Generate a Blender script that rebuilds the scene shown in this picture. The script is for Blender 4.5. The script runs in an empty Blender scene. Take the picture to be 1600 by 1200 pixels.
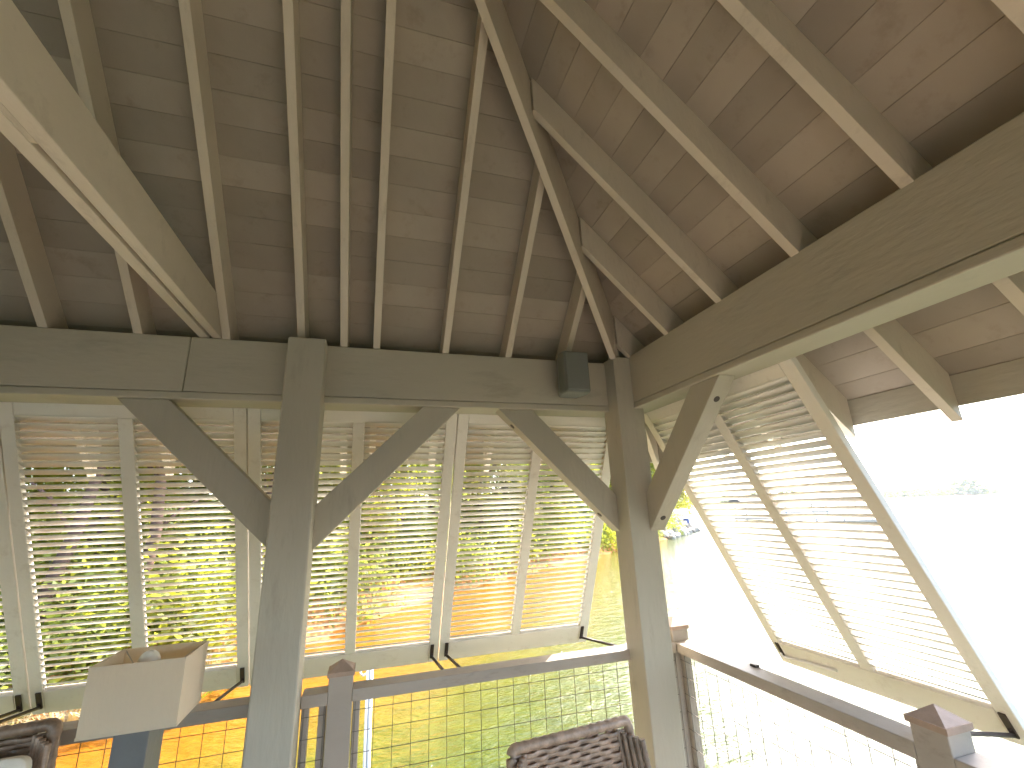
import bpy, bmesh, math, random
from mathutils import Vector, Matrix
R = math.radians
rnd = random.Random(7)
ORD = 'first second third fourth fifth sixth seventh eighth ninth tenth eleventh twelfth thirteenth fourteenth fifteenth sixteenth seventeenth eighteenth nineteenth twentieth twenty-first twenty-second twenty-third twenty-fourth'.split()
sc = bpy.context.scene
C = sc.collection
CZ = 1.83                                   # eye height above the deck; geometry is measured from the eye

# ------------------------------------------------------------------ camera
cam_d = bpy.data.cameras.new('camera'); cam = bpy.data.objects.new('camera', cam_d); C.objects.link(cam)
yaw, pit, rol = 0.302392926, 0.277744558, -0.0384620626
f_ = Vector((math.sin(yaw)*math.cos(pit), math.cos(yaw)*math.cos(pit), math.sin(pit)))
r_ = Vector((math.cos(yaw), -math.sin(yaw), 0)); u_ = r_.cross(f_)
r2 = math.cos(rol)*r_ + math.sin(rol)*u_; u2 = -math.sin(rol)*r_ + math.cos(rol)*u_
cam.matrix_world = Matrix(((r2.x, u2.x, -f_.x, 0), (r2.y, u2.y, -f_.y, 0), (r2.z, u2.z, -f_.z, CZ), (0, 0, 0, 1)))
cam_d.sensor_width = 36; cam_d.lens = 36*694.97/1600
cam_d.clip_start = 0.05; cam_d.clip_end = 5000
sc.camera = cam

# ------------------------------------------------------------------ sky, sun, exposure
SUN_AZ, SUN_EL = 54.0, 40.0                  # azimuth measured from +Y towards +X
w = bpy.data.worlds.new('World'); sc.world = w; w.use_nodes = True
nt = w.node_tree; bg = nt.nodes['Background']
sky = nt.nodes.new('ShaderNodeTexSky'); sky.sky_type = 'NISHITA'; sky.sun_disc = False
sky.sun_elevation = R(SUN_EL); sky.sun_rotation = R(SUN_AZ)
sky.air_density = 1.0; sky.dust_density = 2.5; sky.ozone_density = 1.0; sky.altitude = 200
nt.links.new(sky.outputs[0], bg.inputs[0]); bg.inputs[1].default_value = 0.15
sd = bpy.data.lights.new('sun', 'SUN'); sun = bpy.data.objects.new('sun', sd); C.objects.link(sun)
sd.energy = 2.3; sd.angle = R(0.53); sd.color = (1.0, 0.93, 0.82)
dv = Vector((math.sin(R(SUN_AZ))*math.cos(R(SUN_EL)), math.cos(R(SUN_AZ))*math.cos(R(SUN_EL)), math.sin(R(SUN_EL))))
sun.rotation_euler = dv.to_track_quat('Z', 'Y').to_euler()
sc.view_settings.view_transform = 'Standard'; sc.view_settings.look = 'None'
sc.view_settings.gamma = 1.0; sc.view_settings.use_curve_mapping = False
sc.view_settings.exposure = 3.12
sc.render.engine = 'CYCLES'
cy = sc.cycles
cy.max_bounces = 9; cy.diffuse_bounces = 6; cy.glossy_bounces = 4; cy.transmission_bounces = 4
cy.transparent_max_bounces = 8; cy.use_denoising = True; cy.sample_clamp_indirect = 12
cy.caustics_reflective = True; cy.caustics_refractive = False

# ------------------------------------------------------------------ materials
MATS = {}
def mat(name, col, rough=0.6, var=0.12, scale=3.0, stretch=(1, 1, 1), bump=0.25, bscale=60.0, spec=0.4,
        dirt=None, dirt_amt=0.0, rand=0.0, metal=0.0, transl=None):
    m = bpy.data.materials.new(name); m.use_nodes = True; n = m.node_tree; b = n.nodes['Principled BSDF']
    L = n.links.new
    tc = n.nodes.new('ShaderNodeTexCoord'); mp = n.nodes.new('ShaderNodeMapping'); mp.inputs['Scale'].default_value = stretch
    oi = n.nodes.new('ShaderNodeObjectInfo')
    add = n.nodes.new('ShaderNodeVectorMath'); add.operation = 'ADD'
    mul = n.nodes.new('ShaderNodeVectorMath'); mul.operation = 'SCALE'; mul.inputs['Scale'].default_value = 37.0
    cmb = n.nodes.new('ShaderNodeCombineXYZ')
    L(oi.outputs['Random'], cmb.inputs[0]); L(oi.outputs['Random'], cmb.inputs[1]); L(cmb.outputs[0], mul.inputs[0])
    L(tc.outputs['Object'], add.inputs[0]); L(mul.outputs[0], add.inputs[1]); L(add.outputs[0], mp.inputs[0])
    nz = n.nodes.new('ShaderNodeTexNoise'); nz.inputs['Scale'].default_value = scale; nz.inputs['Detail'].default_value = 7
    nz.inputs['Roughness'].default_value = 0.62
    L(mp.outputs[0], nz.inputs['Vector'])
    rp = n.nodes.new('ShaderNodeValToRGB'); L(nz.outputs['Fac'], rp.inputs[0])
    c = Vector(col[:3])
    rp.color_ramp.elements[0].position = 0.28; rp.color_ramp.elements[1].position = 0.72
    rp.color_ramp.elements[0].color = (*[max(0, x*(1-var)) for x in c], 1)
    rp.color_ramp.elements[1].color = (*[min(1, x*(1+var)) for x in c], 1)
    out = rp.outputs[0]
    if dirt:
        n2 = n.nodes.new('ShaderNodeTexNoise'); n2.inputs['Scale'].default_value = scale*6; n2.inputs['Detail'].default_value = 9
        n2.inputs['Roughness'].default_value = 0.7; L(mp.outputs[0], n2.inputs['Vector'])
        r2_ = n.nodes.new('ShaderNodeValToRGB'); L(n2.outputs['Fac'], r2_.inputs[0])
        r2_.color_ramp.elements[0].position = 0.56; r2_.color_ramp.elements[1].position = 0.72
        r2_.color_ramp.elements[0].color = (0, 0, 0, 1); r2_.color_ramp.elements[1].color = (dirt_amt,)*3+(1,)
        mx = n.nodes.new('ShaderNodeMix'); mx.data_type = 'RGBA'
        L(r2_.outputs[0], mx.inputs['Factor']); L(out, mx.inputs['A']); mx.inputs['B'].default_value = (*dirt, 1)
        out = mx.outputs['Result']
    if rand:
        hv = n.nodes.new('ShaderNodeHueSaturation'); mr = n.nodes.new('ShaderNodeMapRange')
        mr.inputs['To Min'].default_value = 1-rand; mr.inputs['To Max'].default_value = 1+rand
        L(oi.outputs['Random'], mr.inputs['Value']); L(mr.outputs[0], hv.inputs['Value']); L(out, hv.inputs['Color'])
        out = hv.outputs[0]
    L(out, b.inputs['Base Color'])
    b.inputs['Roughness'].default_value = rough; b.inputs['Specular IOR Level'].default_value = spec
    b.inputs['Metallic'].default_value = metal
    if bump:
        n3 = n.nodes.new('ShaderNodeTexNoise'); n3.inputs['Scale'].default_value = bscale; n3.inputs['Detail'].default_value = 5
        L(mp.outputs[0], n3.inputs['Vector'])
        bp = n.nodes.new('ShaderNodeBump'); bp.inputs['Strength'].default_value = bump; bp.inputs['Distance'].default_value = 0.004
        L(n3.outputs['Fac'], bp.inputs['Height']); L(bp.outputs[0], b.inputs['Normal'])
    if transl:
        t = n.nodes.new('ShaderNodeBsdfTranslucent'); t.inputs[0].default_value = (*transl, 1)
        ms = n.nodes.new('ShaderNodeMixShader'); ms.inputs[0].default_value = 0.5
        o = n.nodes['Material Output']; L(b.outputs[0], ms.inputs[1]); L(t.outputs[0], ms.inputs[2]); L(ms.outputs[0], o.inputs[0])
    MATS[name] = m
    return m
M_post = mat('taupe_painted_timber', (.435, .40, .325), .55, .10, 1.6, (1, 1, .25), .5, 45, .35, (.22, .19, .15), .35)
M_beam = mat('taupe_painted_beam', (.435, .40, .325), .55, .10, 1.4, (.25, .25, 1), .5, 45, .35, (.22, .19, .15), .4)
M_rafter = mat('tan_painted_rafter', (.54, .475, .385), .6, .12, 2.2, (1, .35, .35), .5, 50, .3, (.16, .12, .08), .3)
M_board = mat('brown_ceiling_board', (.335, .285, .23), .65, .14, 2.4, (.5, .5, .5), .5, 30, .25, (.15, .11, .08), .35, rand=.13)
M_shut = mat('cream_painted_shutter', (.76, .71, .64), .45, .05, 2.0, (1, 1, 1), .25, 60, .45, (.45, .36, .27), .35)
M_slat = mat('cream_painted_slat', (.80, .76, .70), .4, .05, 3.0, (.4, 1, 1), .2, 70, .45, rand=.04)
M_rail = mat('grey_brown_railing', (.36, .31, .26), .5, .12, 2.0, (.4, .4, 1), .4, 50, .4, (.10, .08, .06), .4)
M_cap = mat('cedar_post_cap', (.36, .26, .20), .6, .2, 8.0, (1, 1, 1), .5, 60, .3)
M_wire = mat('galvanised_wire', (.14, .12, .10), .4, .1, 20, bump=0, metal=.6)
M_bronze = mat('dark_bronze_metal', (.07, .05, .045), .45, .15, 15, bump=.1, metal=.5)
M_bolt_hole = mat('dark_bolt_hole', (.06, .05, .045), .6, .2, 30, bump=.2)  # near-black colour carries the shade inside a counterbored hole
M_speaker = mat('dark_grey_plastic', (.15, .155, .14), .55, .08, 8, bump=.3, bscale=200)
M_grille = mat('speaker_grille', (.19, .195, .18), .6, .05, 8, bump=.8, bscale=400)
M_linen = mat('cream_linen_shade', (.86, .78, .64), .9, .03, 60, (1, 1, .2), .5, 400, .1, transl=(.80, .70, .56))
M_bulb = mat('frosted_bulb', (.85, .80, .70), .3, .02, 5, bump=0)
M_slate = mat('slate_lamp_body', (.13, .135, .135), .45, .1, 5, bump=.3)
M_wick = mat('brown_resin_wicker', (.28, .195, .14), .36, .5, 25, (1, 1, 1), .3, 120, .6, rand=.35)
M_cush = mat('off_white_cushion', (.75, .70, .62), .9, .04, 10, bump=.5, bscale=300)
M_deck = mat('weathered_deck_board', (.45, .37, .29), .7, .2, 3, (1, .2, 1), .5, 50, .3, rand=.15)
M_clay = mat('red_clay_bank', (.42, .19, .07), .95, .35, .6, bump=1.0, bscale=6, spec=.1, dirt=(.22, .20, .06), dirt_amt=.9)
M_litter = mat('leafy_woodland_floor', (.09, .10, .03), .95, .5, 1.2, bump=1.0, bscale=8, spec=.1, dirt=(.22, .10, .04), dirt_amt=.8)
M_bark = mat('brown_bark', (.11, .07, .055), .9, .35, 4, (3, 3, .5), 1.0, 30, .1)
M_shingle = mat('roof_shingle', (.10, .09, .08), .85, .2, 8)
M_rock = mat('grey_rock', (.36, .31, .25), .85, .3, 3, bump=1.0, bscale=12, rand=.3)
M_white = mat('white_paint', (.78, .77, .74), .35, .03, 5, bump=.1)
M_greypipe = mat('grey_pipe', (.35, .36, .38), .4, .05, 5, bump=.1)
M_blue = mat('blue_tarp', (.05, .08, .22), .5, .1, 5)
M_straw = mat('dry_straw', (.70, .58, .36), .8, .3, 20, bump=0, rand=.2, transl=(.4, .3, .1))
def leafmat(name, c, t):
    m = mat(name, c, .5, .4, 1.5, bump=0, spec=.3, transl=t)
    return m
M_leafA = leafmat('spring_green_leaf', (.15, .17, .025), (.55, .56, .05))
M_leafB = leafmat('deep_green_leaf', (.12, .155, .035), (.42, .48, .07))
M_leafC = leafmat('olive_leaf', (.13, .13, .035), (.38, .36, .08))

def water_mat():
    m = bpy.data.materials.new('silty_lake_water'); m.use_nodes = True; n = m.node_tree; L = n.links.new
    b = n.nodes['Principled BSDF']; tc = n.nodes.new('ShaderNodeTexCoord')
    sep = n.nodes.new('ShaderNodeSeparateXYZ'); L(tc.outputs['Object'], sep.inputs[0])
    # distance from the shore line (clay shallows near it, green water further out)
    def mth(op, a, b_):
        k = n.nodes.new('ShaderNodeMath'); k.operation = op
        for i, v in enumerate((a, b_)):
            if isinstance(v, (int, float)): k.inputs[i].default_value = v
            else: L(v, k.inputs[i])
        return k.outputs[0]
    d = mth('SUBTRACT', mth('MULTIPLY', mth('ADD', sep.outputs[0], 5.0), .668), mth('MULTIPLY', mth('SUBTRACT', sep.outputs[1], 10.0), .744))
    d = mth('ADD', d, mth('MULTIPLY', mth('MAXIMUM', mth('SUBTRACT', sep.outputs[1], 14.0), 0.0), .35))
    nz = n.nodes.new('ShaderNodeTexNoise'); nz.inputs['Scale'].default_value = .5; nz.inputs['Detail'].default_value = 4
    L(tc.outputs['Object'], nz.inputs['Vector'])
    d = mth('ADD', d, mth('MULTIPLY', mth('SUBTRACT', nz.outputs['Fac'], .5), 2.2))
    rp = n.nodes.new('ShaderNodeValToRGB'); L(mth('DIVIDE', d, 20.0), rp.inputs[0])
    e = rp.color_ramp.elements
    e[0].position = .0; e[0].color = (.27, .085, .006, 1); e[1].position = 1.0; e[1].color = (.018, .035, .014, 1)
    for p, c in ((.14, (.235, .092, .008, 1)), (.20, (.145, .095, .010, 1)), (.26, (.10, .094, .010, 1)), (.33, (.058, .072, .008, 1)), (.48, (.034, .052, .010, 1))):
        k = e.new(p); k.color = c
    n4 = n.nodes.new('ShaderNodeTexNoise'); n4.inputs['Scale'].default_value = 2.4; n4.inputs['Detail'].default_value = 7; n4.inputs['Roughness'].default_value = .68
    L(tc.outputs['Object'], n4.inputs['Vector'])
    hv = n.nodes.new('ShaderNodeHueSaturation'); L(mth('ADD', mth('MULTIPLY', n4.outputs['Fac'], 1.1), .45), hv.inputs['Value'])
    L(rp.outputs[0], hv.inputs['Color']); L(hv.outputs[0], b.inputs['Base Color'])
    b.inputs['Roughness'].default_value = .07; b.inputs['Specular IOR Level'].default_value = .35; b.inputs['IOR'].default_value = 1.33
    mp = n.nodes.new('ShaderNodeMapping'); mp.inputs['Scale'].default_value = (1, 2.2, 1); mp.inputs['Rotation'].default_value = (0, 0, R(25))
    L(tc.outputs['Object'], mp.inputs[0])
    n1 = n.nodes.new('ShaderNodeTexNoise'); n1.inputs['Scale'].default_value = 1.6; n1.inputs['Detail'].default_value = 6; n1.inputs['Roughness'].default_value = .6
    n2 = n.nodes.new('ShaderNodeTexNoise'); n2.inputs['Scale'].default_value = 7; n2.inputs['Detail'].default_value = 3
    L(mp.outputs[0], n1.inputs['Vector']); L(mp.outputs[0], n2.inputs['Vector'])
    hh = mth('ADD', n1.outputs['Fac'], mth('MULTIPLY', n2.outputs['Fac'], .40))
    bp = n.nodes.new('ShaderNodeBump'); bp.inputs['Strength'].default_value = 1.0; bp.inputs['Distance'].default_value = .075
    L(hh, bp.inputs['Height']); L(bp.outputs[0], b.inputs['Normal'])
    return m
M_water = water_mat()

# ------------------------------------------------------------------ mesh helpers
def link(name, me, parent=None, loc=(0, 0, 0)):
    o = bpy.data.objects.new(name, me); C.objects.link(o)
    if parent: o.parent = parent
    o.location = loc
    return o
def tag(o, label=None, cat=None, group=None, kind=None):
    if label: o['label'] = label
    if cat: o['category'] = cat
    if group: o['group'] = group
    if kind: o['kind'] = kind
    return o
def empty(name, loc, rz=0):
    o = bpy.data.objects.new(name, None); C.objects.link(o); o.location = (loc[0], loc[1], loc[2]+CZ); o.rotation_euler = (0, 0, rz)
    o.empty_display_size = .1
    return o
class MB:
    """collects shapes given in eye-relative coordinates; origin is taken off at build time"""
    def __init__(s, org=(0, 0, 0)): s.v = []; s.f = []; s.o = Vector(org); s.sm = []
    def hexa(s, p, sm=False):            # 8 points: bottom ring 0-3, top ring 4-7
        k = len(s.v); s.v += [Vector(q)-s.o for q in p]
        for q in ((0, 3, 2, 1), (4, 5, 6, 7), (0, 1, 5, 4), (1, 2, 6, 5), (2, 3, 7, 6), (3, 0, 4, 7)):
            s.f.append(tuple(k+i for i in q)); s.sm.append(sm)
        return s
    def box(s, x0, x1, y0, y1, z0, z1):
        return s.hexa([(x0, y0, z0), (x1, y0, z0), (x1, y1, z0), (x0, y1, z0), (x0, y0, z1), (x1, y0, z1), (x1, y1, z1), (x0, y1, z1)])
    def prism(s, poly, vec):
        k = len(s.v); n = len(poly); vec = Vector(vec)
        s.v += [Vector(q)-s.o for q in poly]+[Vector(q)+vec-s.o for q in poly]
        s.f.append(tuple(range(k, k+n))); s.f.append(tuple(range(k+2*n-1, k+n-1, -1))); s.sm += [False]*2
        for i in range(n):
            j = (i+1) % n; s.f.append((k+i, k+n+i, k+n+j, k+j)); s.sm.append(False)
        return s
    def tube(s, pts, r, n=8, cap=True):
        pts = [Vector(p) for p in pts]; rr = r if isinstance(r, (list, tuple)) else [r]*len(pts)
        k = len(s.v); up = Vector((0, 0, 1))
        for i, p in enumerate(pts):
            t = (pts[min(i+1, len(pts)-1)]-pts[max(i-1, 0)]).normalized()
            a = t.cross(up if abs(t.z) < .95 else Vector((1, 0, 0))).normalized(); b = t.cross(a)
            for j in range(n):
                g = 2*math.pi*j/n; s.v.append(p+(a*math.cos(g)+b*math.sin(g))*rr[i]-s.o)
        for i in range(len(pts)-1):
            for j in range(n):
                j2 = (j+1) % n; s.f.append((k+i*n+j, k+i*n+j2, k+(i+1)*n+j2, k+(i+1)*n+j)); s.sm.append(True)
        if cap:
            s.f.append(tuple(k+n-1-j for j in range(n))); s.f.append(tuple(k+(len(pts)-1)*n+j for j in range(n))); s.sm += [False]*2
        return s
    def mesh(s, name, m):
        me = bpy.data.meshes.new(name); me.from_pydata([tuple(v) for v in s.v], [], s.f); me.materials.append(m)
        me.polygons.foreach_set('use_smooth', s.sm); me.validate(); me.update()
        bm = bmesh.new(); bm.from_mesh(me); bmesh.ops.recalc_face_normals(bm, faces=bm.faces); bm.to_mesh(me); bm.free()
        return me
    def build(s, name, m, parent=None, bevel=0):
        o = link(name, s.mesh(name, m), parent)
        if bevel:
            b = o.modifiers.new('bevel', 'BEVEL'); b.width = bevel; b.segments = 2; b.limit_method = 'ANGLE'; b.angle_limit = R(40)
        return o

WZ = -3.0                                   # water level below the eye
DZ = -1.83                                  # deck level
# ================================================================== SETTING: water, ground
def shore_y(x):                             # y of the water's edge for a given x
    pts = [(-400, -300), (-60, -30), (-16, -4), (-9, 5.5), (-5, 8.2), (-3.6, 9.2), (-2.3, 12), (1, 16.5), (5, 20.5), (14.5, 28), (27, 38), (36, 46), (46, 60), (56, 95), (70, 190), (120, 300), (400, 420), (900, 430)]
    for (a, b), (c, d) in zip(pts, pts[1:]):
        if a <= x <= c: return b+(d-b)*(x-a)/(c-a)
    return 500
def build_ground():
    xs = [-900, -500, -300, -180, -110, -70]+[-50+2.5*i for i in range(0, 12)]+[-20+.8*i for i in range(0, 100)]+[62, 66, 72, 80, 92, 105, 120, 150, 190, 240, 300, 400, 550, 800, 1400]
    ys = [-900, -400, -200, -100, -50, -30]+[-20+1.5*i for i in range(14)]+[1+.7*i for i in range(95)]+[70, 75, 82, 90, 100, 112, 125, 140, 160, 190, 230, 280, 330, 400, 450, 520, 700, 1400]
    me = bpy.data.meshes.new('ground'); v = []; f = []
    g = random.Random(3)
    for y in ys:
        for x in xs:
            d = (y-shore_y(x))*.75
            if d < 0: z = WZ-.05+max(d*.10, -3.0)
            else: z = WZ-.05+min(d, 3)*.38+min(max(d-3, 0), 30)*.10+min(max(d-40, 0), 400)*.06
            if d > -1: z += g.uniform(-.10, .10)*(1 if d < 60 else 4)
            v.append((x, y, z+CZ))
    nx = len(xs)
    for j in range(len(ys)-1):
        for i in range(nx-1):
            k = j*nx+i; f.append((k, k+1, k+nx+1, k+nx))
    me.from_pydata(v, [], f); me.materials.append(M_clay); me.materials.append(M_litter)
    for p in me.polygons:
        p.use_smooth = True; c = p.center
        if (c.y-shore_y(c.x))*.75 > 1.9: p.material_index = 1
    return tag(link('ground', me), kind='structure')
build_ground()
me = bpy.data.meshes.new('lake_water'); s_ = 1500
me.from_pydata([(-s_, -s_, 0), (s_, -s_, 0), (s_, s_, 0), (-s_, s_, 0)], [], [(0, 1, 2, 3)]); me.materials.append(M_water)
tag(link('lake_water', me, loc=(0, 0, WZ+CZ)), kind='structure')
def ground_z(x, y):
    d = (y-shore_y(x))*.75
    return WZ-.05+(max(d*.1, -3) if d < 0 else min(d, 3)*.38+min(max(d-3, 0), 30)*.10+min(max(d-40, 0), 400)*.06)

# ================================================================== PAVILION
BX, BY = 1.587, 2.570                       # inner faces of the right and the back beam
Z0, Z1 = 0.607, 0.945                       # bottom and top of the beams
CB, CR = 3.520, 2.540                       # rafter undersides: z = CB - y and z = CR - x
SH = 0.195                                  # sheathing above the rafter undersides (vertical)
XL, YF = -5.20, -3.10                       # far left and rear beam lines (inner faces)
pav = empty('pavilion', (-1.8, -.2, DZ)); PO = (-1.8, -.2, DZ)
tag(pav, 'taupe painted timber pavilion with steep exposed-rafter hip ceiling over the camera', 'pavilion')
def P(): return MB(PO)
def beam_seg(b, name='beam', m=M_beam): return b.build(name, m, pav, bevel=.006)
# back beam in two lengths that butt at a visible joint, with a bottom plate
for a, b_ in ((XL-.17, -.9585), (-.9555, BX+.17)):
    beam_seg(P().box(a, b_, BY, BY+.185, Z0+.040, Z1))
beam_seg(P().box(XL-.17, BX+.172, BY-.004, BY+.188, Z0, Z0+.038), 'bottom_plate')
beam_seg(P().box(BX, BX+.168, YF-.17, BY-.006, Z0+.040, Z1+.015))
beam_seg(P().box(BX-.003, BX+.171, YF-.17, BY-.006, Z0, Z0+.038), 'bottom_plate')
beam_seg(P().box(XL-.17, XL, YF-.17, BY-.01, Z0, Z1))
beam_seg(P().box(XL+.01, BX-.01, YF-.17, YF, Z0, Z1))
# posts
def post(x, y, top=Z1-.004, w_=.188):
    return P().box(x, x+w_, y, y+w_, DZ, top).build('post', M_post, pav, bevel=.008)
post(-.474, 2.452); post(1.467, 2.452, Z1+.01)
post(-2.75, 2.452); post(XL-.06, 2.452)
for y in (-.25, -2.9): post(1.467, y)
for x in (XL-.06,):
    for y in (-.25, -2.9): post(x, y)
for x in (-2.75, -.474): post(x, YF-.05)
# knee braces
def brace_b(p, dy=.095, y=BY+.014):
    o = P().prism([(x, y, z) for x, z in p], (0, dy, 0)).build('brace', M_post, pav, bevel=.004); return o
def bolt_hole(parent, c, n, r=.017):  # dark disc standing in for the shaded recess of a counterbore
    n = Vector(n).normalized(); c = Vector(c)
    P().tube([c-n*.02, c+n*.0025], r, 12).build('bolt_hole', M_bolt_hole, parent)
zt = Z0-.0005
brace_b([(-1.233, zt), (-1.013, zt), (-.472, .066), (-.472, -.154)])
brace_b([(.255, zt), (.475, zt), (-.288, -.156), (-.288, .064)])
bq = brace_b([(.715, zt), (.935, zt), (1.469, .073), (1.469, -.147)])
n_ = (-.707, 0, -.707)
for t in (.13, .86): bolt_hole(bq, (.715+(.754)*t, BY+.06, zt-.754*t), n_)
bq = P().prism([(BX+.012, y, z) for y, z in [(1.700, zt), (1.920, zt), (2.454, .073), (2.454, -.147)]], (.10, 0, 0)).build('brace', M_post, pav, bevel=.004)
for t in (.13, .9): bolt_hole(bq, (BX+.06, 1.700+.754*t, zt-.754*t), (0, -.707, -.707))
for x, s in ((-2.75, -1), (-2.56, 1)):
    brace_b([(x+s*.76, zt), (x+s*.54, zt), (x, .066), (x, -.154)])
# roof: eave line, rafters, hips
EX, EY = 2.258, 3.238                       # plumb-cut rafter tails
XM = (XL+BX)/2; YM = (YF+BY)/2              # centre lines
CL_ = CR-2*XM*1.0                           # underside plane of the left slope: z = CL_ + x
CF_ = CB-2*YM                               # rear slope: z = CF_ + y
D = .14*math.sqrt(2)                        # rafter depth measured vertically
ridge_z = CB-YM
HXR = CR-ridge_z; HXL = ridge_z-CL_         # ridge ends
def rafterB(xc, wd=.040, front=False):
    # bottom end at the eave, top end at the hip plane or ridge
    for yy in (0,):
        ye = YM+.02
        if xc > HXR: ye = CB-(CR-xc)+.03
        if xc < HXL: ye = CB-(CL_+xc)+.03
    if ye > EY-.3: return
    f = (lambda y: y) if not front else (lambda y: 2*YM-y)
    z = lambda y: CB-y
    p = [(xc-wd/2, f(EY), z(EY)), (xc-wd/2, f(ye), z(ye)), (xc-wd/2, f(ye), z(ye)+D), (xc-wd/2, f(EY), z(EY)+D)]
    P().prism(p, (wd, 0, 0)).build('rafter', M_rafter, pav, bevel=.002)
def rafterR(yc, wd=.040, left=False):
    xe = max(HXR, CR-(CB-yc)+.03) if yc > YM else max(HXR, CR-(CF_+yc)+.03)
    if xe > EX-.3: return
    f = (lambda x: x) if not left else (lambda x: 2*XM-x)
    z = lambda x: CR-x
    p = [(f(EX), yc-wd/2, z(EX)), (f(xe), yc-wd/2, z(xe)), (f(xe), yc-wd/2, z(xe)+D), (f(EX), yc-wd/2, z(EX)+D)]
    P().prism(p, (0, wd, 0)).build('rafter', M_rafter, pav, bevel=.002)
xr = [2.0, 1.59, 1.187, .785, .384, -.022, -.203, -.425, -.797, -1.195, -1.583]+[-1.99-.4064*i for i in range(10)]
for x in xr:
    rafterB(x); rafterB(x, front=True)
yr = [2.86, 2.45, 2.037, 1.611, 1.180, .768, .385]+[-.02-.4064*i for i in range(9)]
for y in yr:
    rafterR(y); rafterR(y, left=True)
def hip(sx, sy):
    # from the eave corner to the ridge end, underside slightly below the common rafters
    cx = (lambda x: x) if sx > 0 else (lambda x: 2*XM-x)
    cy_ = (lambda y: y) if sy > 0 else (lambda y: 2*YM-y)
    a = .020*math.sqrt(.5)*1.0
    def pt(x, off, dz):
        y = CB-(CR-x); return (cx(x+off), cy_(y-off), CR-x+dz)
    # deep inner length that bears on the corner post, shallower tail out to the eave
    for lo, hi, dr in ((BX-.128, HXR, .150), (EX-.02, BX-.126, .03)):
        p = [pt(lo, a, -dr), pt(hi, a, -dr), pt(hi, -a, -dr), pt(lo, -a, -dr), pt(lo, a, D-.002), pt(hi, a, D-.002), pt(hi, -a, D-.002), pt(lo, -a, D-.002)]
        P().hexa(p).build('hip_rafter', M_rafter, pav, bevel=.002)
for sx in (1, -1):
    for sy in (1, -1): hip(sx, sy)
P().box(HXL, HXR, YM-.02, YM+.02, ridge_z-.03, ridge_z+D).build('ridge_beam', M_rafter, pav)
# fascias behind the rafter tails
P().box(2*XM-EX-.03, EX+.03, EY+.002, EY+.024, .345, .470).build('fascia', M_beam, pav)
P().box(EX+.002, EX+.024, 2*YM-EY-.03, EY+.001, .345, .470).build('fascia', M_beam, pav)
P().box(2*XM-EX-.03, EX+.03, 2*YM-EY-.024, 2*YM-EY-.002, .345, .470).build('fascia', M_beam, pav)
P().box(2*XM-EX-.024, 2*XM-EX-.002, 2*YM-EY, EY, .345, .470).build('fascia', M_beam, pav)
# ceiling boards: real boards with a small joint between the rows
BW = .1335; rows = int((EY+.03-YM)*math.sqrt(2)/BW)
def slope_rows(side):
    stuff = P()
    for i in range(rows+1):
        t0 = (EY+.03)-(i*BW+.0025)/math.sqrt(2); t1 = (EY+.03)-((i+1)*BW)/math.sqrt(2)
        if t1 < YM: t1 = YM
        if t0 <= t1: continue
        jit = rnd.uniform(0, .0015); th = .020
        off = SH+jit
        if side in 'BF':
            def xlim(y): z = CB-y; return (CL_*-1+z+.0, CR-z)       # x between the hips at this height
            (a0, b0), (a1, b1) = xlim(t0), xlim(t1)
            cuts = [None]
            if side == 'B':
                c = sorted(rnd.sample([x for x in xr if a0+.6 < x < b1-.4] or [0], 1)) if (b1-a1) > 2 else []
                if c and rnd.random() > .25: cuts = [c[0]]
            fy = (lambda y: y) if side == 'B' else (lambda y: 2*YM-y)
            segs = [(a0+.004, b0-.004, a1+.004, b1-.004)] if cuts[0] is None else [(a0+.004, cuts[0]-.001, a1+.004, cuts[0]-.001), (cuts[0]+.001, b0-.004, cuts[0]+.001, b1-.004)]
            for (p0, p1, q0, q1) in segs:
                zz0 = CB-t0+off; zz1 = CB-t1+off
                pts = [(p0, fy(t0), zz0), (p1, fy(t0), zz0), (q1, fy(t1), zz1), (q0, fy(t1), zz1)]
                pts += [(x, y, z+th*1.3) for x, y, z in pts]
                if side == 'B': P().hexa(pts).build('ceiling_board', M_board, pav)
                else: stuff.hexa(pts)
        else:
            u0 = t0-(CB-CR); u1 = t1-(CB-CR)                        # x positions on the right slope
            def ylim(x): z = CR-x; return (z-CF_, CB-z)
            (a0, b0), (a1, b1) = ylim(u0), ylim(u1)
            fx = (lambda x: x) if side == 'R' else (lambda x: 2*XM-x)
            zz0 = CR-u0+off; zz1 = CR-u1+off
            pts = [(fx(u0), a0+.004, zz0), (fx(u0), b0-.004, zz0), (fx(u1), b1-.004, zz1), (fx(u1), a1+.004, zz1)]
            pts += [(x, y, z+th*1.3) for x, y, z in pts]
            if side == 'R': P().hexa(pts).build('ceiling_board', M_board, pav)
            else: stuff.hexa(pts)
    if stuff.v: tag(stuff.build('ceiling_board', M_board, pav), kind='stuff')
for s in 'BFRL': slope_rows(s)
# weather skin above the boards
sk = P(); o_ = SH+.05
ex, ey = EX+.05, EY+.05
c4 = [(ex, ey, CR-ex+o_), (2*XM-ex, ey, CR-ex+o_), (2*XM-ex, 2*YM-ey, CR-ex+o_), (ex, 2*YM-ey, CR-ex+o_)]
r0 = (HXR, YM, ridge_z+o_); r1 = (HXL, YM, ridge_z+o_)
k = [Vector(q)-sk.o for q in c4+[r0, r1]]; sk.v = k; sk.f = [(0, 4, 5, 1), (2, 5, 4, 3), (0, 3, 4), (1, 5, 2)]; sk.sm = [False]*4
sko = sk.build('roof_covering', M_shingle, pav); sm_ = sko.modifiers.new('t', 'SOLIDIFY'); sm_.thickness = .03; sm_.offset = 0
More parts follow.
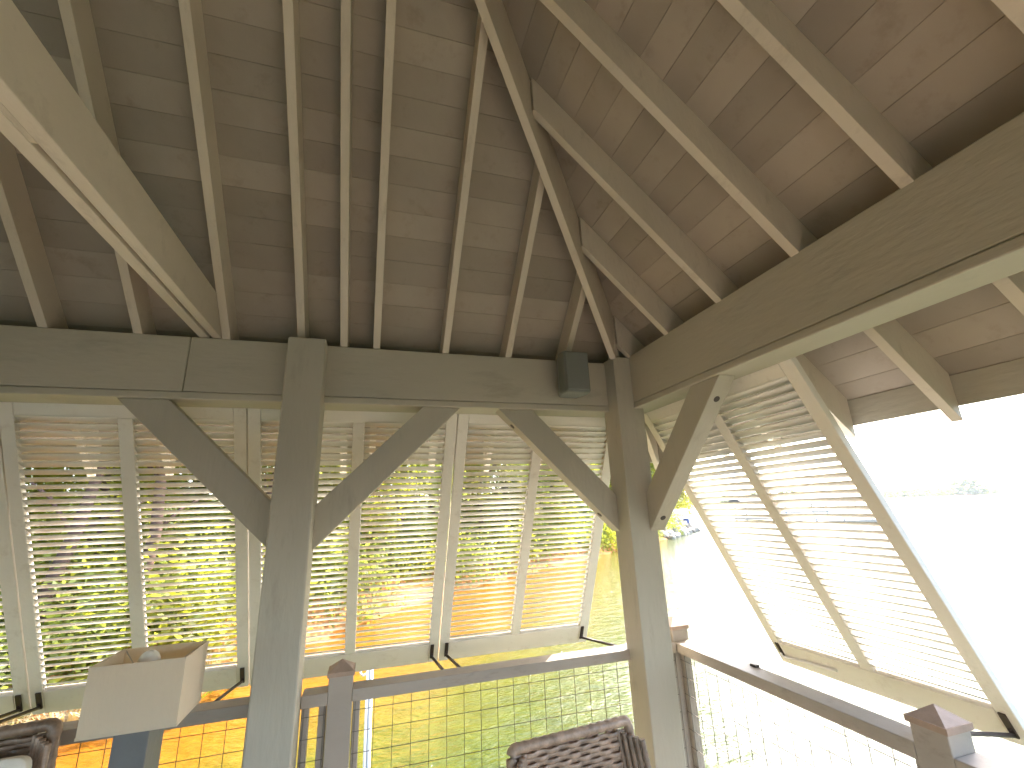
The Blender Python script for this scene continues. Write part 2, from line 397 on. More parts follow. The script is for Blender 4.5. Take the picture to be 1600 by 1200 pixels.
# tie beam made of two planks with a spacer
TX = (-.925, -.881, -.864, -.820)
for a, b_ in ((TX[0], TX[1]), (TX[2], TX[3])):
    y0 = 2.60
    zt_ = 1.135
    poly = [(a, y0, Z1+.003), (a, -3.2, Z1+.003), (a, -3.2, zt_), (a, CB+SH-zt_-.02, zt_), (a, y0, min(zt_, CB+SH-y0-.01))]
    P().prism(poly, (b_-a, 0, 0)).build('tie_beam', M_rafter, pav, bevel=.003)
P().box(TX[1]+.001, TX[2]-.001, -3.1, 1.23, Z1+.005, 1.12).build('spacer', M_rafter, pav)
# deck
for i in range(48):
    y = -3.3+i*.145
    if y > 2.80: break
    P().box(XL-.2, 1.95, y, y+.140, DZ-.03, DZ).build('deck_board', M_deck, pav)
P().box(XL-.1, 1.85, -3.2, 2.75, DZ-.28, DZ-.04).build('deck_frame', M_rail, pav)
for x in (-5, -1.5, 1.6):
    for y in (-3, 0, 2.6): P().tube([(x, y, WZ-1.5), (x, y, DZ-.28)], .14, 12).build('piling', M_bark, pav)

# ================================================================== RAILING
RT, RB = -.803, -.857
rl = empty('deck_railing', (0, 2.66, DZ)); RO = (0, 2.66, DZ)
tag(rl, 'grey brown deck railing with square wire mesh and cedar post caps round the pavilion', 'railing')
def Q(): return MB(RO)
def rail(x0, x1, y0, y1, z0, z1, name='rail'): return Q().box(x0, x1, y0, y1, z0, z1).build(name, M_rail, rl, bevel=.004)
def rpost(x, y, w_=.112, top=-.742):
    p = Q().box(x, x+w_, y, y+w_, DZ, top).build('post', M_rail, rl, bevel=.004)
    c = Q(); e = .007; a, b_, d, g = x-e, x+w_+e, y-e, y+w_+e
    c.box(a, b_, d, g, top, top+.020); k = len(c.v); mx, my = (a+b_)/2, (d+g)/2; e2 = .004
    c.v += [Vector(q)-c.o for q in ((a+e2, d+e2, top+.0205), (b_-e2, d+e2, top+.0205), (b_-e2, g-e2, top+.0205), (a+e2, g-e2, top+.0205), (mx, my, top+.062))]
    c.f += [(k, k+1, k+4), (k+1, k+2, k+4), (k+2, k+3, k+4), (k+3, k, k+4)]; c.sm += [False]*4
    c.build('cap', M_cap, p)
bp_ = [(-5.2, -4.9), (-4.788, -2.76), (-2.55, -2.15), (-2.038, -.476), (-.284, -.168), (-.056, 1.786)]
for a, b_ in bp_: rail(a, b_, 2.607, 2.717, RB, RT)
for x in (-4.90, -2.15, -.168): rpost(x, 2.612)
rpost(1.795, 2.645)
ry = [(1.326, 2.600), (-.35, 1.212), (-1.7, -.464), (-3.2, -1.812)]
for a, b_ in ry: rail(1.790, 1.900, a, b_, RB, RT)
for y in (1.213, -.463, -1.811): rpost(1.790, y)
rail(1.792, 1.90, 2.6, 2.646, RB+.001, RT-.001)
zb = DZ+.08
MB(RO).box(1.875, 1.897, 2.085, 2.125, RT+.0005, RT+.012).build('prop_bracket', M_bronze, rl)
def panel(a0, a1, axis):
    """stiles, bottom rail and welded wire mesh between two posts"""
    if axis == 'x':
        for s in (a0, a1-.034): rail(s, s+.034, 2.640, 2.676, zb, RB-.001, 'stile')
        rail(a0, a1, 2.638, 2.678, zb-.04, zb-.001, 'bottom_rail')
    else:
        for s in (a0, a1-.034): rail(1.828, 1.864, s, s+.034, zb, RB-.001, 'stile')
        rail(1.826, 1.866, a0, a1, zb-.04, zb-.001, 'bottom_rail')
    m_ = Q(); t = .0012
    n = int((a1-a0-.02)/.0893)
    for i in range(n+1):
        q = a0+.012+i*.0893
        if q > a1-.005: break
        if axis == 'x': m_.box(q-t, q+t, 2.6355-2*t, 2.6355, zb, RB+.0-.002)
        else: m_.box(1.8235-2*t, 1.8235, q-t, q+t, zb, RB-.002)
    z = RB-.045
    while z > zb:
        if axis == 'x': m_.box(a0+.004, a1-.004, 2.636, 2.636+2*t, z-t, z+t)
        else: m_.box(1.824, 1.824+2*t, a0+.004, a1-.004, z-t, z+t)
        z -= .0893
    m_.build('wire_mesh', M_wire, rl)
for a, b_ in ((-4.78, -2.76), (-2.55, -2.16), (-2.03, -.478), (-.282, -.172), (-.052, 1.79)): panel(a, b_, 'x')
for a, b_ in ((1.33, 2.640), (-.345, 1.208), (-1.69, -.468)): panel(a, b_, 'y')

# ================================================================== SHUTTERS
TL = R(27.5); ct, st = math.cos(TL), math.sin(TL)
PITCH = .0418
def shutter(name_lbl, width, bays, org, rz, stl, str_, arms):
    """local frame: x along the wall, y outwards, z up; origin at the hinge line (inner face)"""
    o = empty('louvered_shutter', org, rz)
    tag(o, name_lbl, 'shutter', 'louvered awning shutters propped open along the pavilion')
    T = .036
    def pw(x, d, n):                     # d down the shutter, n outwards normal to it
        return Vector((x, d*st+n*ct, -d*ct+n*st))
    def slab(x0, x1, d0, d1, n0=0, n1=T, name='stile', m=M_shut, bev=.004):
        b = MB((0, 0, 0)); b.hexa([pw(x0, d1, n0), pw(x1, d1, n0), pw(x1, d1, n1), pw(x0, d1, n1), pw(x0, d0, n0), pw(x1, d0, n0), pw(x1, d0, n1), pw(x0, d0, n1)])
        return b.build(name, m, o, bevel=bev)
    h0 = -.062; h1 = (.607+1.017)/ct
    dt = (.607-.548)/ct; db = (.607+.887)/ct
    slab(0, stl, h0, h1); slab(width-str_, width, h0, h1)
    slab(stl+.001, width-str_-.001, h0, dt, name='top_rail'); slab(stl+.001, width-str_-.001, db, h1, name='bottom_rail')
    for a, b_ in zip(bays, bays[1:]):
        slab(a[1]+.0005, b_[0]-.0005, dt+.001, db-.001, name='mullion')
    # louvre blade, elliptical section, shared between all slats of one bay
    ang = R(-49)                       # blade against the shutter's normal (outer edge down)
    n = int(round((db-dt)/PITCH)); pit_ = (db-dt)/n
    for a, b_ in bays:
        L_ = b_-a-.002; bl = MB(); sec = []
        for k in range(10):
            g = 2*math.pi*k/10; sec.append((.0305*math.cos(g), .0037*math.sin(g)))
        poly = []
        for (p, q) in sec:
            nn = p*math.cos(ang)-q*math.sin(ang)*-1*-1; dd = -p*math.sin(ang)*1+0
            # direction of blade in (n, d): outer edge goes down
            nn = p*math.cos(ang)+q*math.sin(ang); dd = -(p*math.sin(ang)-q*math.cos(ang))
            poly.append(Vector((0, dd*st+nn*ct, -dd*ct+nn*st)))
        bl.prism(poly, (L_, 0, 0)); bl.sm = [False, False]+[True]*10
        me = bl.mesh('slat', M_slat)
        for i in range(n):
            d = dt+(i+.36)*pit_; c = pw(a+.001, d, T/2)
            s = link('slat', me, o, c)
            s.rotation_euler = (R(rnd.gauss(0, 1.6)), 0, 0)
    for arm_ in arms:                    # brackets and prop arms
        ax, ay, az = arm_[:3]; ex_ = arm_[3] if len(arm_) > 3 else ax
        d = h1-.10
        bk = slab(ax-.012, ax+.012, d-.045, d+.06, -.009, -.001, 'bracket', M_bronze, 0)
        p0 = pw(ax, d+.045, -.012); p1 = Vector((ex_, ay, az)); mm_ = M_bronze if ex_ == ax else M_shut
        k = MB((0, 0, 0)); k.tube([pw(ax, d+.02, -.006), p0, p0.lerp(p1, .5), p1], .009, 8).build('prop_arm', mm_, o)
        if ex_ != ax: continue
        k = MB((0, 0, 0)); k.tube([p1-Vector((0, .0, .02)), p1+Vector((0, 0, .02))], .014, 8).build('prop_foot', M_bronze, o)
    return o
HB = 2.780
# world x edges measured from the photograph
aend = 2.735-HB; az_ = -1.47
def back(lbl, x0, x1, bays, stl, str_, arms):
    shutter(lbl, x1-x0, [(a-x0, b-x0) for a, b in bays], (x0, HB, .607), 0, stl, str_, [(a-x0, aend, az_) for a in arms])
back('louvered shutter third from the corner post, behind the lampshade at left', -1.806, -.712, [(-1.748, -1.318), (-1.250, -.776)], .058, .064, (-1.765, -.745))
back('louvered shutter second from the corner post, crossed by the middle post', -.706, .492, [(-.640, -.140), (-.072, .424)], .066, .068, (.445,))
back('louvered shutter nearest the corner post on the back side', .500, 1.664, [(.568, 1.030), (1.100, 1.590)], .068, .074, (.548, 1.61))
back('louvered shutter at the left edge of the view, mostly out of frame', -2.960, -1.813, [(-2.895, -2.42), (-2.35, -1.878)], .065, .065, (-2.9, -1.855))
back('louvered shutter farthest left on the back side, out of view', -4.12, -2.966, [(-4.05, -3.58), (-3.51, -3.032)], .07, .066, (-4.08,))
# right side: local x runs towards -Y of the world (rotation -90 degrees)
HR_ = 1.780
shutter('louvered shutter on the right side, seen aslant against the bright lake', 2.672-1.452, [(.066, .590), (.660, 1.152)], (HR_, 2.672, .607), R(-90), .066, .068,
        [(.045, .80, -1.555, .42), (1.175, 1.91-HR_, -1.46)])

# ================================================================== SPEAKER
sp = empty('outdoor_speaker', (1.15, 2.46, .66)); so = (1.15, 2.46, .66)
tag(sp, 'dark outdoor speaker mounted on the back beam beside the corner post', 'speaker')
b = MB(so); b.prism([(1.070, 2.350, .672), (1.236, 2.350, .672), (1.246, 2.42, .672), (1.215, 2.52, .672), (1.09, 2.52, .672), (1.060, 2.42, .672)], (0, 0, .262)).build('cabinet', M_speaker, sp, bevel=.014)
b = MB(so); b.box(1.082, 1.224, 2.342, 2.3495, .686, .920).build('grille', M_grille, sp, bevel=.003)
b = MB(so); b.box(1.13, 1.18, 2.521, 2.569, .74, .86).build('bracket', M_speaker, sp)

# ================================================================== LAMP
lp = empty('table_lamp', (-.802, 2.295, -1.13)); lo = (-.802, 2.295, -1.13)
tag(lp, 'table lamp with rectangular cream linen shade on a square slate column', 'lamp')
x0, x1, y0, y1, zl, zh = -.945, -.648, 2.170, 2.420, -.705, -.484
t = .004; tp = .012
def shade_face(pts, n):
    b = MB(lo); b.prism(pts, n); return b
sh = MB(lo)
sh.hexa([(x0, y0, zl), (x1, y0, zl), (x1, y0+t, zl), (x0, y0+t, zl), (x0, y0, zh), (x1, y0, zh), (x1, y0+t, zh), (x0, y0+t, zh)])
sh.box(x0, x1, y1-t, y1, zl, zh); sh.box(x0, x0+t, y0+t+.0005, y1-t-.0005, zl, zh); sh.box(x1-t, x1, y0+t+.0005, y1-t-.0005, zl, zh)
sh.build('lamp_shade', M_linen, lp)
for zz in (zl-.001, zh-.008):
    tr_ = MB(lo); tr_.box(x0-.0015, x1+.0015, y0-.0015, y0-.0002, zz, zz+.009); tr_.box(x1+.0002, x1+.0015, y0-.0001, y1+.0015, zz, zz+.009); tr_.box(x0-.0015, x0-.0002, y0-.0001, y1+.0015, zz, zz+.009)
    tr_.build('shade_trim', M_linen, lp)
MB(lo).box(-.857, -.747, 2.222, 2.372, -1.10, -.700).build('column', M_slate, lp, bevel=.004)
MB(lo).box(-.872, -.732, 2.205, 2.389, -1.13, -1.101).build('base', M_slate, lp, bevel=.004)
h = MB(lo); cx_, cy_2, cz_ = -.81, 2.295, -.515
h.tube([(cx_, cy_2, -.699), (cx_, cy_2, -.54)], .014, 10); h.build('socket', M_bronze, lp)
h = MB(lo); pts = []; rr = []
for k in range(9):
    g = math.pi*k/8; pts.append((cx_, cy_2, cz_-.038*math.cos(g)*1.15)); rr.append(max(.002, .038*math.sin(g)) if k > 1 else .014)
h.tube(pts, rr, 16); h.build('bulb', M_bulb, lp)
h = MB(lo)
for (ax, ay) in ((x0+.01, y0+.01), (x1-.01, y0+.01), (x1-.01, y1-.01), (x0+.01, y1-.01)):
    h.tube([(cx_, cy_2, -.592), ((cx_+ax)/2, (cy_2+ay)/2, -.54), (ax, ay, zh-.006)], .0022, 6)
h.build('shade_frame', M_white, lp)
# side table under the lamp
tb = empty('side_table', (-.80, 2.29, DZ)); to = (-.80, 2.29, DZ)
tag(tb, 'small square wicker-brown side table under the lamp', 'table')
MB(to).box(-1.05, -.55, 2.05, 2.54, -1.16, -1.131).build('table_top', M_slate, tb, bevel=.004)
for ax in (-1.03, -.605):
    for ay in (2.07, 2.485): MB(to).box(ax, ax+.035, ay, ay+.035, DZ, -1.161).build('leg', M_slate, tb)

# ================================================================== WICKER CHAIRS
def wrapped(b, pts, r, turns_per_m=26, n=8):
    """a rail wrapped with strand: radius wobbles along it"""
    pts = [Vector(p) for p in pts]; out = []; rad = []
    for a, c in zip(pts, pts[1:]):
        L_ = (c-a).length; m = max(2, int(L_*turns_per_m*3))
        for i in range(m):
            out.append(a.lerp(c, i/m)); rad.append(r*(1+.08*math.sin(i*2*math.pi/3+rnd.uniform(-.6, .6))))
    out.append(pts[-1]); rad.append(r)
    b.tube(out, rad, n)
def chair(lbl, loc, rz, top, wt=.50, ws=.56, lean=.16, cushion=False, fr_r=.020):
    """chair facing local -Y; backrest rises from the seat at the rear"""
    o = empty('wicker_chair', loc, rz); tag(o, lbl, 'chair', 'brown resin wicker chairs on the deck')
    H = top; sh_ = .42; bh = H-sh_
    # backrest shell: local plane y = -lean*z measured from seat
    fr = MB((0, 0, 0)); yb = .26
    P_ = lambda x, z: (x, yb+lean*(z-sh_), z)
    wrapped(fr, [P_(-ws/2, .05), P_(-ws/2, sh_), P_(-wt/2, H-.012), P_(-wt/2+.012, H+.004), P_(0, H+.006), P_(wt/2-.012, H+.010), P_(wt/2, H-.006), P_(ws/2, sh_), P_(ws/2, .05)], fr_r)
    fr.build('back_frame', M_wick, o)
    for sx in (-1, 1):                   # wings curving forward on both sides of the back
        wg = MB((0, 0, 0))
        for q in range(5):
            dx = -.052+.016*q; fy = -.022*q
            a = P_(sx*(ws/2+dx), sh_+.02); c_ = P_(sx*(wt/2+dx), H-.004-.004*q)
            wrapped(wg, [(a[0], a[1]+fy, a[2]), (c_[0], c_[1]+fy*.8, c_[2]-.012)], .0115, 45)
        wg.build('wing', M_wick, o)
    # weave strands
    nz = int(bh/.0170); nx = 11
    rows_ = []
    shade_ = [M_wick]
    b = MB((0, 0, 0))
    for k, lay in [(k, lay) for k in range(nz) for lay in (0, 1)]:
        z = sh_+.01+k*(bh-.02)/nz; wd = ws+(wt-ws)*(k/nz)-.02; y0_ = yb+lean*(z-sh_)
        n = nx*6; kk = len(b.v); hh = .0098
        for i in range(n+1):
            x = -wd/2+wd*i/n; ph = math.sin(math.pi*(i/6.0+k+lay)); y = y0_+lay*.012-.0062*math.copysign(abs(ph)**.6, ph)
            for (dy, dz) in ((-.003, -hh*.7), (-.0035, 0), (-.003, hh*.7), (.001, hh), (.003, 0), (.001, -hh)): b.v.append(Vector((x, y+dy, z+dz)))
        for i in range(n):
            for j in range(6):
                j2 = (j+1) % 6; b.f.append((kk+i*6+j, kk+i*6+j2, kk+(i+1)*6+j2, kk+(i+1)*6+j)); b.sm.append(True)
    b.build('woven_back', M_wick, o)
    stk = MB((0, 0, 0))
    for i in range(nx+1):
        f = i/nx-.5; stk.tube([(f*(ws-.02), yb+.006, sh_), (f*(wt-.02), yb+.006+lean*bh, H)], .008, 5)
    stk.build('stakes', M_wick, o)
    sb = MB((0, 0, 0)); sb.box(-ws/2, ws/2, -.27, .25, sh_-.08, sh_).build('seat', M_wick, o, bevel=.02)
    for sx in (-1, 1):
        lg = MB((0, 0, 0)); wrapped(lg, [(sx*(ws/2-.02), -.25, 0), (sx*(ws/2-.02), -.25, sh_-.02)], .022); lg.build('leg', M_wick, o)
        lg = MB((0, 0, 0)); wrapped(lg, [(sx*(ws/2-.02), .24, 0), (sx*(ws/2-.02), .24, sh_-.02)], .022); lg.build('leg', M_wick, o)
        am = MB((0, 0, 0)); wrapped(am, [(sx*ws/2, -.25, sh_), (sx*(ws/2+.02), -.25, .62), (sx*(ws/2+.02), -.1, .65), (sx*(ws/2), yb+lean*.2, .66)], .022); am.build('arm', M_wick, o)
    if cushion:
        me = bpy.data.meshes.new('cushion'); bm = bmesh.new(); bmesh.ops.create_cube(bm, size=1)
        bmesh.ops.subdivide_edges(bm, edges=bm.edges, cuts=5, use_grid_fill=True)
        for v in bm.verts:
            x, y, z = v.co; e = (1-(2*abs(x))**4)*(1-(2*abs(z))**4); v.co.y = y*(.35+.65*max(e, 0))
            v.co = Vector((v.co.x*.46, v.co.y*.17, v.co.z*.42))
        bm.to_mesh(me); bm.free(); me.materials.append(M_cush)
        c = link('cushion', me); c.location = (loc[0]+.03, loc[1]+.17, loc[2]+CZ+top-.24)
        c.rotation_euler = (-.22, 0, rz); sb_ = c.modifiers.new('s', 'SUBSURF'); sb_.levels = 1; sb_.render_levels = 2
        for p in me.polygons: p.use_smooth = True
        tag(c, 'off-white back cushion leaning in the wicker chair at the left edge', 'cushion')
    return o
chair('brown wicker chair with bare woven back by the corner post', (.82, 1.60, DZ), R(4.5), .965, wt=.52, ws=.60, lean=.12)
chair('brown wicker chair holding an off-white cushion at the left edge', (-1.37, 2.06, DZ), R(6), 1.10, wt=.56, ws=.62, lean=.12, cushion=True, fr_r=.022)

# ================================================================== WHITE POLE IN THE WATER
wp = empty('white_pole', (.07, 5.05, WZ)); wo = (.07, 5.05, WZ)
tag(wp, 'slim white pole standing in the lake just beyond the back railing', 'pole')
MB(wo).tube([(.050, 5.05, WZ-1.5), (.020, 5.05, -1.30)], .013, 10).build('tube', M_white, wp)
MB(wo).tube([(.086, 5.05, WZ-1.5), (.056, 5.05, -1.30)], .016, 10).build('tube', M_white, wp)
MB(wo).tube([(.069, 5.055, WZ-1.5), (.039, 5.055, -1.30)], .012, 10).build('channel', M_greypipe, wp)
MB(wo).tube([(-.045, 5.05, -1.34), (-.045, 5.05, -1.43), (-.02, 5.05, -1.455), (.01, 5.05, -1.44)], .011, 8).build('hook', M_white, wp)

# ================================================================== TREES
def crown_mesh(name, m, seed, n=24000, rx=3.0, rz=4.5, leaf=.075):
    g = random.Random(seed); v = []; f = []
    clumps = []
    for _ in range(60):
        a = g.uniform(0, 2*math.pi); h_ = g.uniform(-1, 1); r = math.sqrt(max(0, 1-h_*h_*.85))*g.uniform(.35, 1)
        clumps.append((Vector((math.cos(a)*r*rx, math.sin(a)*r*rx, h_*rz)), g.uniform(.5, 1.15)))
    for _ in range(n):
        c, s = g.choice(clumps)
        d = Vector((g.gauss(0, 1), g.gauss(0, 1), g.gauss(0, .6))); d = d.normalized()*s*(g.random()**.45)
        p = c+d; a = Vector((g.uniform(-1, 1), g.uniform(-1, 1), g.uniform(-.5, .5))).normalized()
        b_ = a.cross(Vector((g.uniform(-1, 1), g.uniform(-1, 1), g.uniform(-1, 1)))).normalized()
        l = leaf*g.uniform(.7, 1.4); k = len(v)
        v += [p-a*l, p-b_*l*.5, p+a*l, p+b_*l*.5]; f.append((k, k+1, k+2, k+3))
    me = bpy.data.meshes.new(name); me.from_pydata([tuple(q) for q in v], [], f); me.materials.append(m); return me
crowns = [crown_mesh('crown', M_leafA, 1), crown_mesh('crown', M_leafB, 2), crown_mesh('crown', M_leafC, 3), crown_mesh('crown', M_leafA, 4, rx=3.4, rz=3.6)]
def trunk_mesh(seed, h=7.5, r=.17):
    g = random.Random(seed); b = MB((0, 0, 0)); pts = []; x = y = 0
    for i in range(7):
        pts.append((x, y, h*i/6-.4)); x += g.uniform(-.18, .18); y += g.uniform(-.18, .18)
    b.tube(pts, [r*(1.25-.14*i) for i in range(7)], 9)
    for _ in range(7):
        i = g.randint(2, 5); a = g.uniform(0, 6.28); p = Vector(pts[i]); q = p+Vector((math.cos(a)*1.6, math.sin(a)*1.6, g.uniform(.8, 1.8)))
        b.tube([p, p.lerp(q, .5)+Vector((0, 0, .15)), q], [.06, .045, .02], 6)
    return b.mesh('trunk', M_bark)
trunks = [trunk_mesh(s) for s in (11, 12, 13)]
KINDS = ['bushy tree with bright yellow-green leaves', 'dense tree with deep green leaves', 'loose tree with olive leaves', 'broad tree with light green leaves']
spots = [(-14, 9, 1.0, 1), (-11.5, 11, .9, 0), (-9, 13.5, 1.0, 3), (-6.6, 14.2, .85, 0), (-5.6, 17.5, 1.1, 1), (-3, 17, .9, 2), (-1.2, 20, 1.0, 3),
         (1.2, 21.5, .95, 1), (3.2, 25, 1.1, 0), (6, 26, 1.0, 2), (8.5, 29.5, 1.1, 1), (11.5, 31, 1.05, 3), (14, 34.5, 1.2, 1), (17, 35.5, 1.0, 1),
         (20, 40, 1.6, 0), (24.5, 44, 1.8, 3), (29.5, 49, 1.9, 0), (35, 53, 1.8, 2), (40, 57, 1.5, 0), (44, 66, 1.0, 1), (50, 80, 1.0, 3), (58, 104, 1.2, 1),
         (-17, 14, 1.2, 1), (-8, 20, 1.3, 1), (-2, 26, 1.3, 1), (5, 33, 1.4, 3), (13, 41, 1.5, 1), (22, 48, 1.5, 2), (31, 62, 2.2, 1)]
WH = ['at the far left', 'behind the lamp', 'behind the middle post', 'behind the white pole', 'left of the corner post', 'beyond the rocks', 'along the right shore']
where = ['left of the view near the bank', 'behind the lamp', 'behind the middle post', 'straight behind the white pole', 'left of the corner post', 'beyond the rocks by the corner post', 'far along the right shore']
for i, (x, y, s, kd) in enumerate(spots):
    z = ground_z(x, y); t_ = empty('tree', (x, y, z), i*1.7)
    az = math.degrees(math.atan2(x, y)); wi = min(6, max(0, int((az+40)/12)))
    row = 'in the rear row' if i >= 22 else 'in the front row'
    nth = ORD[sum(1 for j, q in enumerate(spots) if (j >= 22) == (i >= 22) and math.atan2(q[0], q[1]) < math.atan2(x, y))]
    tag(t_, f'{KINDS[kd]}, {nth} from the left {row}', 'tree', 'trees along the bank')
    tr = link('trunk', trunks[i % 3], t_); tr.scale = (s, s, s)
    cr = link('crown', crowns[kd], t_, (0, 0, (3.7 if i < 22 else 6.0)*s)); cr.scale = (s, s, s*1.0); cr.rotation_euler = (0, 0, i*2.3)
for i, (x, y) in enumerate([(-5.9, 11.2), (-4.6, 12.0), (-3.0, 14.6)]):
    z = ground_z(x, y); t_ = empty('tree', (x, y, z), i)
    tag(t_, ('slender dark-stemmed tree leaning over the bank behind the lampshade', 'slender tree with reddish trunk close behind the lampshade shutter', 'slender tree on the bank between lampshade and middle post')[i], 'tree', 'slender trees at the bank')
    tr = link('trunk', trunks[i], t_); tr.scale = (.7, .7, .9); tr.rotation_euler = (R(4*i-4), R(6-5*i), 0)
    cr = link('crown', crowns[2], t_, (0, 0, 6.2)); cr.scale = (.6, .6, .55)
# shrubs at the water's edge
shr = [crown_mesh('foliage', M_leafA, 21, 2600, 1.0, .8, .07), crown_mesh('foliage', M_leafB, 22, 2600, 1.1, .9, .07)]
for i in range(60):
    x = -13+i*.82+rnd.uniform(-.3, .3); rowk = i % 3
    if x/(shore_y(x)+3) > .69: continue
    y = shore_y(x)+(1.7, 3.2, 5.0)[rowk]+rnd.uniform(-.3, .9)
    o = link('shrub', shr[(i*7//3) % 2], loc=(x, y, ground_z(x, y)+CZ+.3))
    q_ = rnd.uniform(.9, 1.5); o.rotation_euler = (0, 0, i*1.1); o.scale = (q_, q_, q_*rnd.uniform(.7, 1.2))
    az = math.degrees(math.atan2(x, y)); wi = min(6, max(0, int((az+40)/12)))
    tag(o, f'{"yellow" if (i*7//3) % 2 == 0 else "deep"} green bank shrub, {ORD[i//3]} from the left {("nearest the water", "in the second row", "under the trees")[rowk]}', 'shrub', 'shrubs on the bank')
# far shore
farL = crown_mesh('crown', M_leafB, 31, 2500, 9, 7, .9)
far_pts = [(150, 0, 1.0), (215, 0, 1.1), (290, 0, 1.0), (375, 0, .7), (425, 0, 1.0), (480, 0, 1.0), (520, 0, .8), (560, 0, .7), (640, 0, .7)]+[(660+17*i, 0, .55+.25*abs(math.sin(i*1.7))+(.9 if i in (9, 10) else 0)) for i in range(14)]
for i, (x, y, s) in enumerate(far_pts):
    y = shore_y(x)+12
    o = empty('tree', (x, y, ground_z(x, y)), i); tag(o, f'distant tree mass on the far lake shore, {ORD[i]} from the left', 'tree', 'trees on the far shore')
    c = link('crown', farL, o, (0, 0, 6*s)); c.scale = (s*1.6, s*1.2, s); tk = link('trunk', trunks[i % 3], o); tk.scale = (2*s, 2*s, s)

# ================================================================== SHORE DETAILS
def rock_mesh(seed):
    g = random.Random(seed); bm = bmesh.new(); bmesh.ops.create_icosphere(bm, subdivisions=2, radius=1)
    for v in bm.verts: v.co *= g.uniform(.8, 1.1)
    for v in bm.verts: v.co = Vector((v.co.x, v.co.y*.8, v.co.z*.6))
    me = bpy.data.meshes.new('rock'); bm.to_mesh(me); bm.free(); me.materials.append(M_rock); return me
rocks = [rock_mesh(s) for s in (41, 42, 43)]
for i in range(150):
    x = 25.5+rnd.random()*12; d = -.5+rnd.random()*4.2; y = shore_y(x)+d; s = rnd.uniform(.25, .65)
    o = link('rock', rocks[i % 3], loc=(x, y, ground_z(x, y)+CZ+s*.3)); o.scale = (s, s, s); o.rotation_euler = (rnd.random(), rnd.random(), rnd.random()*6)
    tag(o, 'rough grey rock in the riprap along the far bank beside the corner post', 'rock', 'riprap rocks along the bank')
# white boat pulled up on the bank and a blue drum
bt = empty('rowing_boat', (34.2, 48.2, ground_z(34.2, 48.2)+.55), R(-20))
tag(bt, 'white boat pulled up on the bank above the rocks', 'boat')
b = MB((0, 0, 0)); L_ = 4.6; secs = []
for i in range(9):
    u = i/8; x = -L_/2+L_*u; wd = .85*(1-(max(0, u-.45)/.55)**2.2)+.02; dp = .62-.08*u
    secs.append([(x, -wd, .75+.15*u), (x, -wd*.85, .25), (x, 0, .02+.25*max(0, u-.7)), (x, wd*.85, .25), (x, wd, .75+.15*u)])
for s in secs: b.v += [Vector(q) for q in s]
for i in range(8):
    for j in range(4): b.f.append((i*5+j, i*5+j+1, (i+1)*5+j+1, (i+1)*5+j)); b.sm.append(True)
b.f.append((0, 1, 2, 3, 4)); b.sm.append(False)
hl = b.build('hull', M_white, bt); m2 = hl.modifiers.new('s', 'SOLIDIFY'); m2.thickness = .05
for x in (-1.2, .3): MB().box(x, x+.25, -.78, .78, .55, .59).build('bench', M_white, bt)
b = MB((0, 0, 0)); b.tube([(0, 0, 0), (0, 0, .12), (0, 0, .5), (0, 0, .88), (0, 0, 1.0)], [.33, .35, .36, .35, .33], 16)
o = b.build('drum', M_blue); o.location = (36.9, 48.6, ground_z(36.9, 48.6)+CZ); tag(o, 'dark blue drum standing on the bank right of the white boat', 'drum')
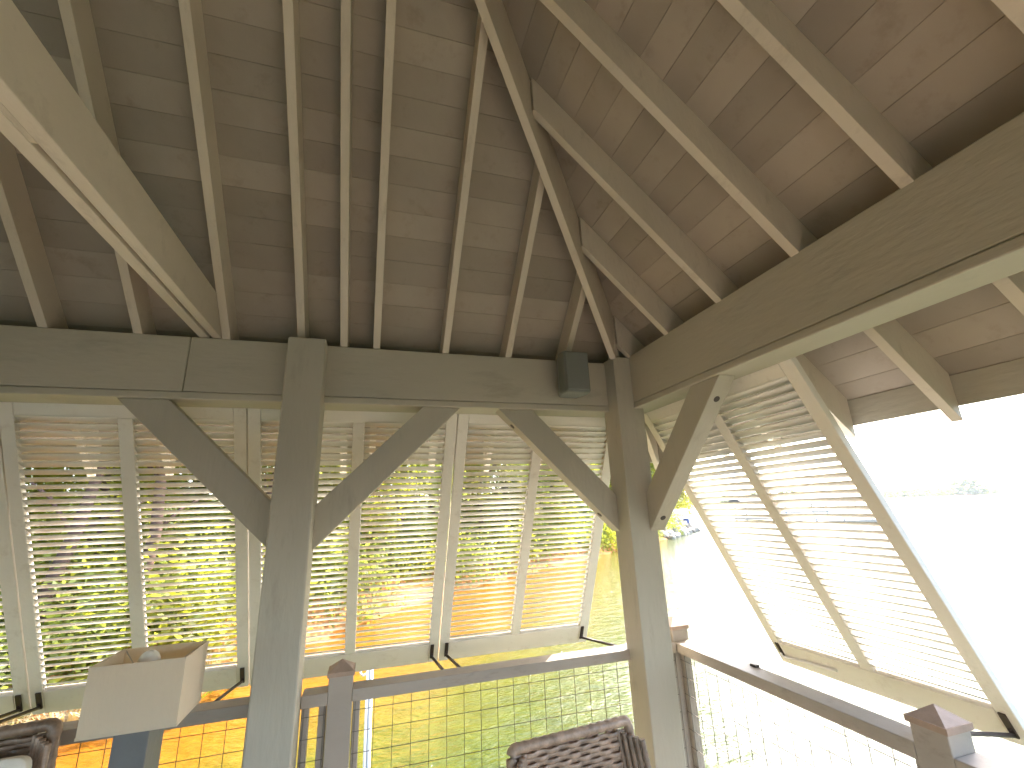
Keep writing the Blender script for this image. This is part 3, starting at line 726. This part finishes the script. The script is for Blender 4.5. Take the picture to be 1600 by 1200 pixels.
# floating docks far out at the right
def dock(x, y, rz, lbl, L_=14, roof=True):
    o = empty('boat_dock', (x, y, WZ), rz); tag(o, lbl, 'dock')
    MB().box(-L_/2, L_/2, -2.2, 2.2, .15, .50).build('platform', M_deck, o)
    for px in (-L_/2+.5, 0, L_/2-.5):
        for py in (-2, 2): MB().box(px-.09, px+.09, py-.09, py+.09, -1, 3.0 if roof else 1.1).build('post', M_greypipe, o)
    if roof: MB().prism([(-L_/2-.4, -2.7, 3.0), (-L_/2-.4, 2.7, 3.0), (-L_/2-.4, 0, 4.0)], (L_+.8, 0, 0)).build('roof', M_shingle, o)
dock(66, 62, R(-20), 'roofed boat dock nearest across the cove seen through the right shutter')
dock(96, 80, R(-30), 'roofed boat dock farther out behind the nearer dock', 18)
dock(54, 43, R(-25), 'low open swimming dock in front of the roofed docks', 7, False)
# dry grass clumps on the clay bank at the left
def tuft(seed):
    g = random.Random(seed); b = MB((0, 0, 0))
    for _ in range(60):
        a = g.uniform(0, 6.28); l = g.uniform(.25, .75); r = g.uniform(.02, .12); k = g.uniform(.3, .9)
        p = Vector((math.cos(a)*r, math.sin(a)*r, 0)); d = Vector((math.cos(a)*k, math.sin(a)*k, 1)).normalized(); s = Vector((-math.sin(a), math.cos(a), 0))*.009
        q = p+d*l*.6; e = q+Vector((math.cos(a)*k*1.4, math.sin(a)*k*1.4, .1)).normalized()*l*.5
        i = len(b.v); b.v += [p-s, p+s, q+s, q-s, e]; b.f += [(i, i+1, i+2, i+3), (i+3, i+2, i+4)]; b.sm += [False]*2
    return b.mesh('dry_grass_clump', M_straw)
tufts = [tuft(s) for s in (51, 52, 53)]
for i in range(26):
    x = -6.5+rnd.random()*3.6; y = shore_y(x)-.2+rnd.random()*1.6
    o = link('dry_grass_clump', tufts[i % 3], loc=(x, y, ground_z(x, y)+CZ)); s = rnd.uniform(.7, 1.3); o.scale = (s, s, s); o.rotation_euler = (0, 0, i)
    tag(o, 'pale dry grass clump on the orange clay bank at lower left', 'grass clump', 'dry grass clumps on the clay bank')
# ================================================================== HAZE
hz = bpy.data.meshes.new('haze'); bm = bmesh.new(); bmesh.ops.create_cube(bm, size=1)
for v in bm.verts: v.co = Vector((v.co.x*3040, v.co.y*3040, -8+(v.co.z+.5)*90))
bm.to_mesh(hz); bm.free(); hm = bpy.data.materials.new('lake_haze'); hm.use_nodes = True; hn = hm.node_tree
hn.nodes.remove(hn.nodes['Principled BSDF']); pv = hn.nodes.new('ShaderNodeVolumePrincipled')
pv.inputs['Color'].default_value = (.85, .92, 1, 1); pv.inputs['Density'].default_value = .00016; pv.inputs['Anisotropy'].default_value = .3
hn.links.new(pv.outputs[0], hn.nodes['Material Output'].inputs['Volume']); hz.materials.append(hm)
tag(link('haze', hz), kind='stuff')
sc.cycles.volume_bounces = 0
